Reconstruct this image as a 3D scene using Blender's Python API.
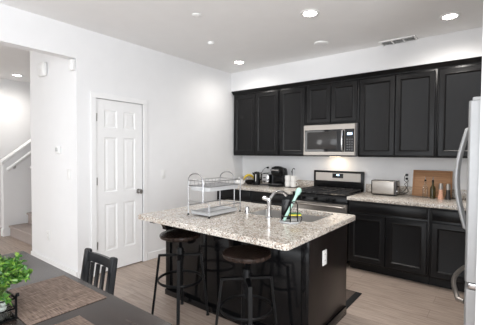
import bpy, bmesh, math, random
from mathutils import Vector, Matrix

for _o in list(bpy.data.objects):
    bpy.data.objects.remove(_o, do_unlink=True)
scn = bpy.context.scene
COL = scn.collection
random.seed(7)
PI = math.pi

# ------------------------------------------------------------------ camera
F_PX, PITCH, YAW, ROLL = 327.33, 0.0283, 0.6495, 0.0068
CAM = Vector((3.6787, -4.6339, 1.4272))
_cp, _sp = math.cos(PITCH), math.sin(PITCH)
_F = Vector((-math.sin(YAW) * _cp, math.cos(YAW) * _cp, -_sp))
_R = Vector((math.cos(YAW), math.sin(YAW), 0))
_U = _R.cross(_F)
_R2 = math.cos(ROLL) * _R + math.sin(ROLL) * _U
_U2 = -math.sin(ROLL) * _R + math.cos(ROLL) * _U
cd = bpy.data.cameras.new('camera')
cd.sensor_fit = 'HORIZONTAL'
cd.sensor_width = 36.0
cd.lens = F_PX / 500.0 * 36.0
cd.clip_start = 0.05
cam = bpy.data.objects.new('camera', cd)
COL.objects.link(cam)
cam.matrix_world = Matrix(((_R2.x, _U2.x, -_F.x, CAM.x), (_R2.y, _U2.y, -_F.y, CAM.y), (_R2.z, _U2.z, -_F.z, CAM.z), (0, 0, 0, 1)))
scn.camera = cam

# ------------------------------------------------------------------ world, lights, exposure
w = bpy.data.worlds.new('world')
scn.world = w
w.use_nodes = True
w.node_tree.nodes['Background'].inputs[0].default_value = (0.90, 0.95, 1.0, 1)
w.node_tree.nodes['Background'].inputs[1].default_value = 1.0
scn.view_settings.view_transform = 'Standard'
scn.view_settings.look = 'None'
scn.view_settings.exposure = 0.50
scn.view_settings.gamma = 1.0
scn.view_settings.use_curve_mapping = False


def area(name, loc, direction, sx, sy, energy, color=(1, 1, 1)):
    l = bpy.data.lights.new(name, 'AREA')
    l.shape = 'RECTANGLE'
    l.size, l.size_y = sx, sy
    l.energy = energy
    l.color = color
    o = bpy.data.objects.new(name, l)
    COL.objects.link(o)
    o.location = loc
    o.rotation_euler = Vector(direction).to_track_quat('-Z', 'Z').to_euler()
    return o


area('daylight_rear_glazing', (2.6, -7.62, 1.35), (0, 1, 0.35), 3.6, 2.3, 60, (0.93, 0.965, 1.0))
area('added_side_fill', (5.62, -5.6, 1.5), (-1, 0.12, 0.35), 2.6, 2.0, 120, (0.95, 0.975, 1.0))  # added fill from the right to lift the left wall; no known window
area('added_foyer_fill', (-2.2, -7.62, 1.6), (-0.25, 1, 0.25), 1.8, 2.2, 48, (1.0, 0.985, 0.96))  # added fill that brightens the foyer, its source is invented


def spot(name, loc, energy, color, size=2.9, blend=1.0, radius=0.06):
    l = bpy.data.lights.new(name, 'SPOT')
    l.energy, l.color, l.spot_size, l.spot_blend, l.shadow_soft_size = energy, color, size, blend, radius
    o = bpy.data.objects.new(name, l)
    COL.objects.link(o)
    o.location = loc
    return o


# ------------------------------------------------------------------ materials
def nt(name):
    m = bpy.data.materials.new(name)
    m.use_nodes = True
    n = m.node_tree.nodes
    return m, n, m.node_tree.links, n['Principled BSDF']


def mat(name, col, rough=0.5, metal=0.0, var=0.04, scale=20.0, bump=0.0, coat=0.0, trans=0.0, ior=1.45, emit=0.0, stretch=None, spec=0.5):
    m, n, L, b = nt(name)
    tc = n.new('ShaderNodeTexCoord')
    src = tc.outputs['Object']
    if stretch:
        mp = n.new('ShaderNodeMapping')
        mp.inputs['Scale'].default_value = stretch
        L.new(src, mp.inputs[0])
        src = mp.outputs[0]
    nz = n.new('ShaderNodeTexNoise')
    nz.inputs['Scale'].default_value = scale
    nz.inputs['Detail'].default_value = 4
    L.new(src, nz.inputs['Vector'])
    r = n.new('ShaderNodeValToRGB')
    r.color_ramp.elements[0].position, r.color_ramp.elements[1].position = 0.3, 0.7
    r.color_ramp.elements[0].color = tuple(max(0, c * (1 - var)) for c in col) + (1,)
    r.color_ramp.elements[1].color = tuple(min(1, c * (1 + var)) for c in col) + (1,)
    L.new(nz.outputs['Fac'], r.inputs[0])
    L.new(r.outputs[0], b.inputs['Base Color'])
    b.inputs['Roughness'].default_value = rough
    b.inputs['Metallic'].default_value = metal
    b.inputs['IOR'].default_value = ior
    b.inputs['Specular IOR Level'].default_value = spec
    b.inputs['Coat Weight'].default_value = coat
    b.inputs['Transmission Weight'].default_value = trans
    if emit:
        b.inputs['Emission Color'].default_value = tuple(col) + (1,)
        b.inputs['Emission Strength'].default_value = emit
    if bump:
        bp = n.new('ShaderNodeBump')
        bp.inputs['Strength'].default_value = bump
        bp.inputs['Distance'].default_value = 0.01
        L.new(nz.outputs['Fac'], bp.inputs['Height'])
        L.new(bp.outputs[0], b.inputs['Normal'])
    return m


def granite(name):
    m, n, L, b = nt(name)
    tc = n.new('ShaderNodeTexCoord')

    def noise(sc, det=3):
        z = n.new('ShaderNodeTexNoise')
        z.inputs['Scale'].default_value = sc
        z.inputs['Detail'].default_value = det
        L.new(tc.outputs['Object'], z.inputs['Vector'])
        return z

    def ramp(src, stops):
        r = n.new('ShaderNodeValToRGB')
        e = r.color_ramp.elements
        e[0].position, e[0].color = stops[0]
        e[1].position, e[1].color = stops[-1]
        for p, c in stops[1:-1]:
            k = e.new(p)
            k.color = c
        L.new(src, r.inputs[0])
        return r

    def mix(fac, a, bb):
        x = n.new('ShaderNodeMix')
        x.data_type = 'RGBA'
        L.new(fac, x.inputs[0])
        if isinstance(a, tuple):
            x.inputs[6].default_value = a
        else:
            L.new(a, x.inputs[6])
        if isinstance(bb, tuple):
            x.inputs[7].default_value = bb
        else:
            L.new(bb, x.inputs[7])
        return x.outputs[2]

    base = ramp(noise(14, 4).outputs['Fac'], [(0.3, (0.44, 0.385, 0.335, 1)), (0.5, (0.54, 0.485, 0.425, 1)), (0.7, (0.64, 0.60, 0.545, 1))])
    v = n.new('ShaderNodeTexVoronoi')
    v.inputs['Scale'].default_value = 130
    L.new(tc.outputs['Object'], v.inputs['Vector'])
    white = ramp(v.outputs['Color'], [(0.66, (0, 0, 0, 1)), (0.72, (1, 1, 1, 1))])
    c1 = mix(white.outputs[0], base.outputs[0], (0.80, 0.78, 0.73, 1))
    v2 = n.new('ShaderNodeTexVoronoi')
    v2.inputs['Scale'].default_value = 140
    L.new(tc.outputs['Object'], v2.inputs['Vector'])
    dark = ramp(v2.outputs['Color'], [(0.25, (1, 1, 1, 1)), (0.30, (0, 0, 0, 1))])
    c2 = mix(dark.outputs[0], c1, (0.19, 0.16, 0.14, 1))
    v3 = n.new('ShaderNodeTexVoronoi')
    v3.inputs['Scale'].default_value = 85
    L.new(tc.outputs['Object'], v3.inputs['Vector'])
    tan = ramp(v3.outputs['Color'], [(0.16, (0.6, 0.6, 0.6, 1)), (0.22, (0, 0, 0, 1))])
    c3 = mix(tan.outputs[0], c2, (0.42, 0.30, 0.22, 1))
    L.new(c3, b.inputs['Base Color'])
    b.inputs['Roughness'].default_value = 0.16
    return m


def planks(name, c1, c2, c3, length, width, rough=0.4, gap=(0.16, 0.12, 0.10, 1)):
    m, n, L, b = nt(name)
    tc = n.new('ShaderNodeTexCoord')
    br = n.new('ShaderNodeTexBrick')
    br.inputs['Scale'].default_value = 1.0
    br.inputs['Brick Width'].default_value = length
    br.inputs['Row Height'].default_value = width
    br.inputs['Mortar Size'].default_value = 0.0016
    br.inputs['Mortar Smooth'].default_value = 0.3
    br.offset = 0.37
    br.inputs['Color1'].default_value = c1
    br.inputs['Color2'].default_value = c2
    br.inputs['Mortar'].default_value = gap
    L.new(tc.outputs['Object'], br.inputs['Vector'])
    mp = n.new('ShaderNodeMapping')
    mp.inputs['Scale'].default_value = (1.6, 22.0, 1.0)
    L.new(tc.outputs['Object'], mp.inputs[0])
    nz = n.new('ShaderNodeTexNoise')
    nz.inputs['Scale'].default_value = 2.4
    nz.inputs['Detail'].default_value = 7
    nz.inputs['Roughness'].default_value = 0.62
    nz.inputs['Distortion'].default_value = 0.6
    L.new(mp.outputs[0], nz.inputs['Vector'])
    r = n.new('ShaderNodeValToRGB')
    r.color_ramp.elements[0].position, r.color_ramp.elements[1].position = 0.32, 0.68
    r.color_ramp.elements[0].color = c3
    r.color_ramp.elements[1].color = (1, 1, 1, 1)
    L.new(nz.outputs['Fac'], r.inputs[0])
    x = n.new('ShaderNodeMix')
    x.data_type = 'RGBA'
    x.blend_type = 'MULTIPLY'
    x.inputs[0].default_value = 0.75
    L.new(br.outputs['Color'], x.inputs[6])
    L.new(r.outputs[0], x.inputs[7])
    L.new(x.outputs[2], b.inputs['Base Color'])
    b.inputs['Roughness'].default_value = rough
    return m


def weave(name):
    m, n, L, b = nt(name)
    tc = n.new('ShaderNodeTexCoord')
    outs = []
    for st in ((9, 130, 1), (130, 9, 1)):
        mp = n.new('ShaderNodeMapping')
        mp.inputs['Scale'].default_value = st
        L.new(tc.outputs['Object'], mp.inputs[0])
        z = n.new('ShaderNodeTexNoise')
        z.inputs['Scale'].default_value = 1.6
        z.inputs['Detail'].default_value = 2
        L.new(mp.outputs[0], z.inputs['Vector'])
        outs.append(z)
    a = n.new('ShaderNodeMath')
    a.operation = 'ADD'
    L.new(outs[0].outputs['Fac'], a.inputs[0])
    L.new(outs[1].outputs['Fac'], a.inputs[1])
    r = n.new('ShaderNodeValToRGB')
    e = r.color_ramp.elements
    e[0].position, e[0].color = 0.40, (0.085, 0.055, 0.042, 1)
    e[1].position, e[1].color = 0.64, (0.30, 0.225, 0.18, 1)
    h = n.new('ShaderNodeMath')
    h.operation = 'MULTIPLY'
    h.inputs[1].default_value = 0.5
    L.new(a.outputs[0], h.inputs[0])
    L.new(h.outputs[0], r.inputs[0])
    L.new(r.outputs[0], b.inputs['Base Color'])
    b.inputs['Roughness'].default_value = 0.8
    bp = n.new('ShaderNodeBump')
    bp.inputs['Strength'].default_value = 0.3
    bp.inputs['Distance'].default_value = 0.004
    L.new(h.outputs[0], bp.inputs['Height'])
    L.new(bp.outputs[0], b.inputs['Normal'])
    return m


def leafmat(name):
    m, n, L, b = nt(name)
    g = n.new('ShaderNodeNewGeometry')
    r = n.new('ShaderNodeValToRGB')
    e = r.color_ramp.elements
    e[0].position, e[0].color = 0.0, (0.018, 0.075, 0.012, 1)
    e[1].position, e[1].color = 1.0, (0.20, 0.34, 0.045, 1)
    k = e.new(0.55)
    k.color = (0.055, 0.17, 0.022, 1)
    L.new(g.outputs['Random Per Island'], r.inputs[0])
    L.new(r.outputs[0], b.inputs['Base Color'])
    b.inputs['Roughness'].default_value = 0.4
    return m


def thin_glass(name):
    m, n, L, b = nt(name)
    out = [k for k in n if k.type == 'OUTPUT_MATERIAL'][0]
    tr = n.new('ShaderNodeBsdfTransparent')
    tr.inputs[0].default_value = (0.93, 0.95, 0.94, 1)
    gl = n.new('ShaderNodeBsdfGlossy')
    gl.inputs['Roughness'].default_value = 0.03
    fr = n.new('ShaderNodeMath')
    fr.operation = 'MULTIPLY'
    fr.inputs[1].default_value = 0.8
    lw = n.new('ShaderNodeLayerWeight')
    lw.inputs['Blend'].default_value = 0.35
    L.new(lw.outputs['Facing'], fr.inputs[0])
    mx = n.new('ShaderNodeMixShader')
    L.new(fr.outputs[0], mx.inputs[0])
    L.new(tr.outputs[0], mx.inputs[1])
    L.new(gl.outputs[0], mx.inputs[2])
    L.new(mx.outputs[0], out.inputs['Surface'])
    return m


M = dict(
    wall=mat('wall_paint', (0.83, 0.83, 0.835), 0.85, var=0.01, scale=6, bump=0.03),
    ceil=mat('ceiling_paint', (0.89, 0.885, 0.88), 0.9, var=0.01, scale=6),
    trim=mat('white_trim_paint', (0.86, 0.86, 0.86), 0.45, var=0.01),
    floor=planks('vinyl_plank', (0.53, 0.435, 0.37, 1), (0.45, 0.36, 0.30, 1), (0.50, 0.455, 0.43, 1), 1.22, 0.18, 0.38, (0.22, 0.17, 0.14, 1)),
    cab=mat('espresso_cabinet', (0.0065, 0.0063, 0.0068), 0.34, spec=0.3, var=0.12, scale=9, stretch=(3, 3, 0.5)),
    gloss=mat('espresso_panel_gloss', (0.0045, 0.0045, 0.005), 0.14, spec=0.3, var=0.1, scale=5),
    brownp=mat('dark_brown_panel', (0.013, 0.0098, 0.0088), 0.28, spec=0.4, var=0.15, scale=6, stretch=(4, 4, 0.4)),
    granite=granite('speckled_granite'),
    steel=mat('brushed_steel', (0.40, 0.37, 0.34), 0.38, 1.0, var=0.06, scale=30, stretch=(0.4, 8, 20)),
    sinksteel=mat('satin_sink_steel', (0.62, 0.61, 0.60), 0.3, 1.0, var=0.03),
    fsteel=mat('fridge_steel', (0.46, 0.465, 0.47), 0.42, 0.5, var=0.03, scale=20),
    wire=mat('chrome_wire', (0.42, 0.42, 0.43), 0.30, 1.0, var=0.01),
    chrome=mat('chrome', (0.58, 0.58, 0.59), 0.10, 1.0, var=0.01),
    black=mat('black_plastic', (0.006, 0.006, 0.0065), 0.25, spec=0.3, var=0.1),
    bmetal=mat('black_metal', (0.004, 0.004, 0.0045), 0.38, 0.0, spec=0.18, var=0.15),
    iron=mat('cast_iron', (0.02, 0.02, 0.021), 0.6, var=0.2, bump=0.1),
    bglass=mat('black_glass', (0.006, 0.006, 0.007), 0.05, var=0.05),
    tray=mat('frosted_tray', (0.66, 0.67, 0.68), 0.3, var=0.02, trans=0.25),
    white=mat('white_plastic', (0.84, 0.84, 0.83), 0.35, var=0.01),
    ceramic=mat('white_ceramic', (0.85, 0.84, 0.82), 0.15, var=0.01),
    walnut=mat('walnut_seat', (0.021, 0.0125, 0.0098), 0.26, var=0.35, scale=6, stretch=(1, 9, 1)),
    table=mat('dark_table_wood', (0.034, 0.0245, 0.021), 0.27, var=0.3, scale=5, stretch=(1, 12, 1)),
    chair=mat('charcoal_chair_paint', (0.008, 0.009, 0.0115), 0.30, var=0.15, scale=10),
    weave=weave('woven_placemat'),
    bamboo=mat('bamboo', (0.36, 0.185, 0.085), 0.45, var=0.22, scale=5, stretch=(1, 1, 22)),
    glass=thin_glass('clear_glass'),
    oil=mat('olive_oil_glass', (0.055, 0.042, 0.008), 0.08, var=0.1, trans=0.35),
    pinksalt=mat('pink_salt', (0.72, 0.40, 0.28), 0.4, var=0.25, scale=120),
    pepper=mat('peppercorns', (0.035, 0.028, 0.026), 0.35, var=0.6, scale=150),
    yellow=mat('banana_skin', (0.70, 0.50, 0.05), 0.5, var=0.2, scale=30),
    sponge=mat('yellow_sponge', (0.85, 0.72, 0.08), 0.9, var=0.1, scale=80, bump=0.3),
    scour=mat('green_scourer', (0.06, 0.16, 0.07), 0.95, var=0.3, scale=120, bump=0.4),
    mint=mat('mint_plastic', (0.45, 0.70, 0.60), 0.35, var=0.03),
    carpet=mat('stair_carpet', (0.40, 0.345, 0.32), 0.95, var=0.2, scale=140, bump=0.4),
    pebble=mat('white_pebbles', (0.80, 0.80, 0.77), 0.35, var=0.1, scale=30),
    leaf=leafmat('leaves'),
    stem=mat('plant_stem', (0.10, 0.16, 0.04), 0.6, var=0.2),
    matfab=mat('brown_mat_fabric', (0.10, 0.075, 0.062), 0.9, var=0.2, scale=60, bump=0.2),
    matedge=mat('black_mat_edge', (0.008, 0.008, 0.008), 0.8, var=0.1),
    lamp=mat('lamp_lens', (1.0, 0.95, 0.88), 0.4, var=0.0, emit=25.0),
    screen=mat('display_blue', (0.55, 0.75, 1.0), 0.3, var=0.0, emit=2.5),
    hinge=mat('satin_nickel', (0.50, 0.49, 0.48), 0.3, 1.0, var=0.03),
    grey=mat('grey_plastic', (0.10, 0.10, 0.105), 0.4, var=0.05),
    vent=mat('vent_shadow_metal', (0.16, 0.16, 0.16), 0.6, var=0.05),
)


# ------------------------------------------------------------------ mesh helpers
class MB:
    def __init__(self):
        self.bm = bmesh.new()

    def box(self, a, b, bev=0.0, seg=2):
        t = bmesh.new()
        x0, x1 = sorted((a[0], b[0]))
        y0, y1 = sorted((a[1], b[1]))
        z0, z1 = sorted((a[2], b[2]))
        bmesh.ops.create_cube(t, size=1.0)
        for v in t.verts:
            v.co = Vector((x0 + (v.co.x + .5) * (x1 - x0), y0 + (v.co.y + .5) * (y1 - y0), z0 + (v.co.z + .5) * (z1 - z0)))
        if bev > 0:
            bmesh.ops.bevel(t, geom=list(t.edges), offset=min(bev, .49 * min(x1 - x0, y1 - y0, z1 - z0)), segments=seg, affect='EDGES', profile=0.5)
        return self.add(t)

    def add(self, t, mx=None):
        if mx is not None:
            bmesh.ops.transform(t, matrix=mx, verts=t.verts)
        bmesh.ops.recalc_face_normals(t, faces=t.faces)
        me = bpy.data.meshes.new('tmp')
        t.to_mesh(me)
        t.free()
        self.bm.from_mesh(me)
        bpy.data.meshes.remove(me)
        return self

    def tube(self, pts, r, seg=10, closed=False, squash=None):
        """sweep a circle (radius number or list) along pts"""
        t = bmesh.new()
        P = [Vector(p) for p in pts]
        n = len(P)
        rs = r if isinstance(r, (list, tuple)) else [r] * n
        rings = []
        prev = None
        for i in range(n):
            if closed:
                d = (P[(i + 1) % n] - P[i - 1]).normalized()
            else:
                d = (P[min(i + 1, n - 1)] - P[max(i - 1, 0)]).normalized()
            if prev is None:
                up = Vector((0, 0, 1)) if abs(d.z) < 0.9 else Vector((1, 0, 0))
                u = d.cross(up).normalized()
            else:
                u = (prev - d * prev.dot(d)).normalized()
            prev = u
            vv = d.cross(u)
            k1, k2 = squash if squash else (1, 1)
            rings.append([t.verts.new(P[i] + rs[i] * (k1 * math.cos(2 * PI * j / seg) * u + k2 * math.sin(2 * PI * j / seg) * vv)) for j in range(seg)])
        m = n if closed else n - 1
        for i in range(m):
            A, B = rings[i], rings[(i + 1) % n]
            for j in range(seg):
                t.faces.new((A[j], A[(j + 1) % seg], B[(j + 1) % seg], B[j]))
        if not closed:
            t.faces.new(list(reversed(rings[0])))
            t.faces.new(rings[-1])
        return self.add(t)

    def lathe(self, prof, c=(0, 0, 0), seg=28, mx=None):
        """prof: list of (r, z); closed at ends where r == 0"""
        t = bmesh.new()
        rings = []
        for r, z in prof:
            if r < 1e-6:
                rings.append([t.verts.new((c[0], c[1], c[2] + z))])
            else:
                rings.append([t.verts.new((c[0] + r * math.cos(2 * PI * j / seg), c[1] + r * math.sin(2 * PI * j / seg), c[2] + z)) for j in range(seg)])
        for A, B in zip(rings[:-1], rings[1:]):
            if len(A) == 1 and len(B) == 1:
                continue
            for j in range(seg):
                k = (j + 1) % seg
                if len(A) == 1:
                    t.faces.new((A[0], B[j], B[k]))
                elif len(B) == 1:
                    t.faces.new((A[j], A[k], B[0]))
                else:
                    t.faces.new((A[j], A[k], B[k], B[j]))
        return self.add(t, mx)

    def prism(self, poly, axis, a0, a1, bev=0.0):
        """polygon in the plane normal to axis ('x': (y,z), 'y': (x,z), 'z': (x,y)), extruded a0..a1"""
        t = bmesh.new()

        def P(p, a):
            return {'x': (a, p[0], p[1]), 'y': (p[0], a, p[1]), 'z': (p[0], p[1], a)}[axis]
        A = [t.verts.new(P(p, a0)) for p in poly]
        B = [t.verts.new(P(p, a1)) for p in poly]
        n = len(poly)
        t.faces.new(A)
        t.faces.new(list(reversed(B)))
        for i in range(n):
            t.faces.new((A[i], B[i], B[(i + 1) % n], A[(i + 1) % n]))
        if bev:
            bmesh.ops.recalc_face_normals(t, faces=t.faces)
            bmesh.ops.bevel(t, geom=list(t.edges), offset=bev, segments=2, affect='EDGES', profile=0.5)
        return self.add(t)

    def panel(self, x0, x1, z0, z1, y, loops, back=None):
        """rectangular profile facing -y: loops of (inset, height towards -y); optional back depth closes it"""
        t = bmesh.new()
        rings = []
        if back is not None:
            rings.append([t.verts.new((px, y + back, pz)) for px, pz in ((x0, z0), (x1, z0), (x1, z1), (x0, z1))])
        for ins, h in loops:
            rings.append([t.verts.new((px, y - h, pz)) for px, pz in ((x0 + ins, z0 + ins), (x1 - ins, z0 + ins), (x1 - ins, z1 - ins), (x0 + ins, z1 - ins))])
        for A, B in zip(rings[:-1], rings[1:]):
            for j in range(4):
                t.faces.new((A[j], A[(j + 1) % 4], B[(j + 1) % 4], B[j]))
        t.faces.new(rings[-1])
        if back is not None:
            t.faces.new(list(reversed(rings[0])))
        return self.add(t)

    def build(self, name, m, parent=None, loc=None, smooth=True, kind=None, rot=None):
        me = bpy.data.meshes.new(name)
        bmesh.ops.recalc_face_normals(self.bm, faces=self.bm.faces)
        self.bm.to_mesh(me)
        self.bm.free()
        o = bpy.data.objects.new(name, me)
        COL.objects.link(o)
        me.materials.append(M[m] if isinstance(m, str) else m)
        if smooth:
            for p in me.polygons:
                p.use_smooth = True
            try:
                me.set_sharp_from_angle(angle=math.radians(35))
            except Exception:
                pass
        if parent:
            o.parent = parent
        if loc:
            o.location = loc
        if rot:
            o.rotation_euler = rot
        if kind:
            o['kind'] = kind
        return o


def thing(name, label, cat, loc=(0, 0, 0), rotz=0.0, group=None):
    o = bpy.data.objects.new(name, None)
    o.empty_display_size = 0.1
    COL.objects.link(o)
    o.location = loc
    o.rotation_euler = (0, 0, rotz)
    return tag(o, label, cat, group)


def tag(o, label, cat, group=None):
    o['label'] = label
    o['category'] = cat
    if group:
        o['group'] = group
    return o


def dup(root, loc, label, rotz=None):
    r = root.copy()
    COL.objects.link(r)
    r.location = loc
    if rotz is not None:
        r.rotation_euler = (0, 0, rotz)
    r['label'] = label
    for ch in list(root.children):
        c = ch.copy()
        COL.objects.link(c)
        c.parent = r
        for g in list(ch.children):
            d = g.copy()
            COL.objects.link(d)
            d.parent = c
    return r


def struct(name, m, mb, parent=None):
    return mb.build(name, m, parent, smooth=False, kind='structure')


def arc(c, r, a0, a1, n, plane='xz', ry=None):
    out = []
    ry = ry or r
    for i in range(n + 1):
        a = a0 + (a1 - a0) * i / n
        u, v = r * math.cos(a), ry * math.sin(a)
        out.append({'xz': (c[0] + u, c[1], c[2] + v), 'yz': (c[0], c[1] + u, c[2] + v), 'xy': (c[0] + u, c[1] + v, c[2])}[plane])
    return out


# ------------------------------------------------------------------ the room
CE = 2.79
XR, YB, XF = 5.5, -7.5, -3.75          # right, rear, foyer limits
DL, DR, DH = -2.714, -2.097, 2.047     # door opening along the left wall
OPN, OPZ = -2.925, 2.447                # foyer opening starts here, its head height

struct('floor', 'floor', MB().box((XF - .1, YB - .1, -0.1), (XR + .1, 0.1, 0)))
struct('ceiling', 'ceil', MB().box((XF - .1, YB - .1, CE), (XR + .1, 0.1, CE + .1)))
struct('wall_back', 'wall', MB().box((-1.285, 0, 0), (XR, 0.1, CE)))
wl = MB()
wl.box((-0.12, DR, 0), (0, 0, CE))
wl.box((-0.12, DL, DH), (0, DR, CE))
wl.box((-0.12, OPN, 0), (0, DL, CE))
wl.box((-0.12, -4.5, OPZ), (0, OPN, CE))
wl.box((-0.12, YB, 0), (0, -4.5, CE))
struct('wall_left', 'wall', wl)
struct('wall_hall', 'wall', MB().box((-1.285, OPN, 0), (-0.12, OPN + .12, CE)).box((-1.285, OPN + .12, 0), (-1.165, 0, CE)))
struct('wall_closet', 'wall', MB().box((-0.86, -2.76, 0), (-0.80, -0.0, CE)))
struct('wall_foyer', 'wall', MB().box((XF - .1, YB, 0), (XF, 0, CE)))
struct('wall_stairwell', 'wall', MB().box((XF, 0.0, 0), (-1.285, 0.1, CE)))
# rear wall with a wide glazed opening and an entry opening, both out of view behind the camera
wr = MB()
wr.box((XF, YB - .1, 0), (-3.2, YB, CE)).box((-3.2, YB - .1, 2.3), (-1.2, YB, CE)).box((-1.2, YB - .1, 0), (0.7, YB, CE))
wr.box((0.7, YB - .1, 2.5), (4.5, YB, CE)).box((4.5, YB - .1, 0), (XR, YB, CE)).box((-3.2, YB - .1, 0), (-1.2, YB, 0.4))
struct('wall_rear', 'wall', wr)
ws = MB()
ws.box((XR, YB, 0), (XR + .1, -7.0, CE)).box((XR, -7.0, 2.5), (XR + .1, -4.2, CE)).box((XR, -7.0, 0), (XR + .1, -4.2, 0.5)).box((XR, -4.2, 0), (XR + .1, 0, CE))
struct('wall_right', 'wall', ws)
struct('wall_partition', 'wall', MB().box((3.592, -2.37, 0), (XR, -2.25, CE)))
struct('wall_soffit', 'wall', MB().box((0, -0.335, 2.475), (4.4, 0, CE)))
struct('wall_alcove', 'wall', MB().box((4.30, -2.25, 0), (4.40, 0, CE)))


def baseboard(name, p0, p1, nrm, h=0.095, t=0.014):
    mb = MB()
    x0, y0 = p0
    x1, y1 = p1
    mb.box((min(x0, x1, x0 + nrm[0] * t, x1 + nrm[0] * t), min(y0, y1, y0 + nrm[1] * t, y1 + nrm[1] * t), 0),
           (max(x0, x1, x0 + nrm[0] * t, x1 + nrm[0] * t), max(y0, y1, y0 + nrm[1] * t, y1 + nrm[1] * t), h), 0.004)
    return struct(name, 'trim', mb)


baseboard('baseboard_left', (0, -2.03), (0, -0.62), (1, 0))
baseboard('baseboard_door', (0, OPN), (0, DL - .065), (1, 0))
baseboard('baseboard_hall', (-1.285, OPN), (0.0, OPN), (0, -1), 0.10, 0.018)
baseboard('baseboard_partition', (3.592, -2.37), (XR, -2.37), (0, -1))
baseboard('baseboard_foyer', (XF, YB), (XF, 0), (1, 0))

# door casing
ct = MB()
cw = 0.062
for y0, y1 in ((DL - cw, DL), (DR, DR + cw)):
    ct.box((0, y0, 0), (0.016, y1, DH), 0.004)
ct.box((0, DL - cw, DH), (0.016, DR + cw, DH + cw), 0.004)
ct.box((-0.12, DL - .012, 0), (0.0, DL, DH)).box((-0.12, DR, 0), (0.0, DR + .012, DH)).box((-0.12, DL, DH), (0, DR, DH + .012))
struct('trim_1', 'trim', ct)
# six panel door, built facing -y then turned to face +x
dw = DR - DL
dm = MB()
dm.box((0.003, -0.004, 0.012), (dw - .003, 0.030, DH - .004))
st, mu = 0.105, 0.085
pw = (dw - 2 * st - mu) / 2
cols = ((st, st + pw), (st + pw + mu, dw - st))
rows = ((0.255, 0.815), (0.955, 1.605), (1.715, 1.925))
zs = [0.012] + [z for r in rows for z in r] + [DH - .004]
for k in range(0, len(zs), 2):
    dm.box((0.003, -0.014, zs[k]), (dw - .003, -0.004, zs[k + 1]))
for z0, z1 in rows:
    for x0, x1 in ((0.003, st), (st + pw, st + pw + mu), (dw - st, dw - .003)):
        dm.box((x0, -0.014, z0), (x1, -0.004, z1))
    for x0, x1 in cols:
        dm.panel(x0, x1, z0, z1, -0.004, [(0, 0.010), (0.012, 0.001), (0.022, 0.001), (0.045, 0.007)])
door = struct('door_1', 'trim', dm)
door.rotation_euler = (0, 0, PI / 2)
door.location = (-0.018, DL, 0)
kb = MB()
kb.lathe([(0, 0), (0.032, 0), (0.032, 0.006), (0.012, 0.010), (0.011, 0.030), (0.026, 0.040), (0.030, 0.052), (0.024, 0.066), (0, 0.070)],
         mx=Matrix.Translation((dw - 0.06, -0.014, 0.93)) @ Matrix.Rotation(PI / 2, 4, 'X'))
k = kb.build('door_knob', 'hinge', door)
k['label'] = 'satin nickel round knob'
for hz in (0.34, 1.09, 1.83):
    h = MB().tube([(0.0, -0.020, hz - .045), (0.0, -0.020, hz + .045)], 0.007).box((0.0, -0.0165, hz - .045), (0.022, -0.0135, hz + .045)).build('hinge', 'hinge', door)


# ------------------------------------------------------------------ foyer and stairs, beyond the opening
km = MB()
sl = (1.60 - 1.245) / 0.43
km.prism([(-2.78, 0), (-0.02, 0), (-0.02, min(2.75, 1.245 + sl * 2.76)), (-0.95, min(2.75, 1.245 + sl * 1.83)), (-2.78, 1.22)], 'x', -3.02, -2.90)
struct('wall_stair_knee', 'wall', km)
cp_ = MB()
n_ = Vector((-sl, 1)).normalized()
L_ = 1.8


def _sl(y, dz):
    return (y, 1.232 + sl * (y + 2.78) + dz)


cp_.prism([_sl(-2.81, 0), _sl(-1.0, 0), _sl(-1.0, 0.05), _sl(-2.81, 0.05)], 'x', -3.05, -2.87, 0.005)
struct('trim_stair_cap', 'trim', cp_)
baseboard('baseboard_stair', (-3.02, -2.78), (-2.90, -2.78), (0, -1), 0.12)
s_ = thing('staircase', 'beige carpeted stairs rising behind the hall wall', 'stairs', (-2.095, -2.70, 0))
for i in range(9):
    y0 = 0.265 * i
    MB().prism([(y0 - .025, .18 * (i + 1) - .012), (y0 - .018, .18 * (i + 1)), (2.68, .18 * (i + 1)), (2.68, .18 * i), (y0, .18 * i), (y0, .18 * (i + 1) - .035), (y0 - .02, .18 * (i + 1) - .03)],
               'x', -0.775, 0.775).build('step', 'carpet', s_)
hr = thing('stair_handrail', 'white handrail bracketed along the sloping stair knee wall', 'handrail', (-2.82, -2.75, 1.12))
MB().tube([(0, 0, 0), (0, 1.6, 1.6 * sl)], 0.026, 12).build('rail', 'trim', hr)
for yb in (0.12, 0.95):
    MB().tube([(-0.08, yb, yb * sl - .075), (-0.02, yb, yb * sl - .07), (0, yb, yb * sl - .02)], 0.008).build('bracket', 'hinge', hr)
r2 = thing('handrail_end', 'short white handrail return above the stairs beside the hall wall', 'handrail', (-1.62, -2.76, 1.20))
MB().tube([(0.2, 0.0, 0.0), (-0.15, 0.0, 0.0), (-0.20, 0.03, -0.01)], 0.016).build('rail', 'trim', r2)
MB().tube([(0.18, 0.0, 0.0), (0.2, 0.03, 0.0)], 0.02).build('bracket', 'hinge', r2)


# ------------------------------------------------------------------ wall fittings
def plate(name, label, cat, loc, rotz, w=0.072, h=0.118, kind='outlet', group=None):
    """faces -y in its own frame"""
    t = thing(name, label, cat, loc, rotz, group)
    MB().box((-w / 2, -0.007, -h / 2), (w / 2, 0, h / 2), 0.003).build('cover_plate', 'white', t)
    if kind == 'outlet':
        for z in (-0.024, 0.024):
            q = MB().box((-0.017, -0.0085, z - .015), (0.017, -0.006, z + .015), 0.004).build('socket', 'white', t)
            MB().box((-0.008, -0.0092, z - .002), (-0.0055, -0.0083, z + .007)).box((0.0055, -0.0092, z - .002), (0.008, -0.0083, z + .007)).build('slot', 'grey', q)
    else:
        MB().box((-0.017, -0.011, -0.034), (0.017, -0.006, 0.034), 0.003).build('rocker', 'white', t)
    return t


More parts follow.
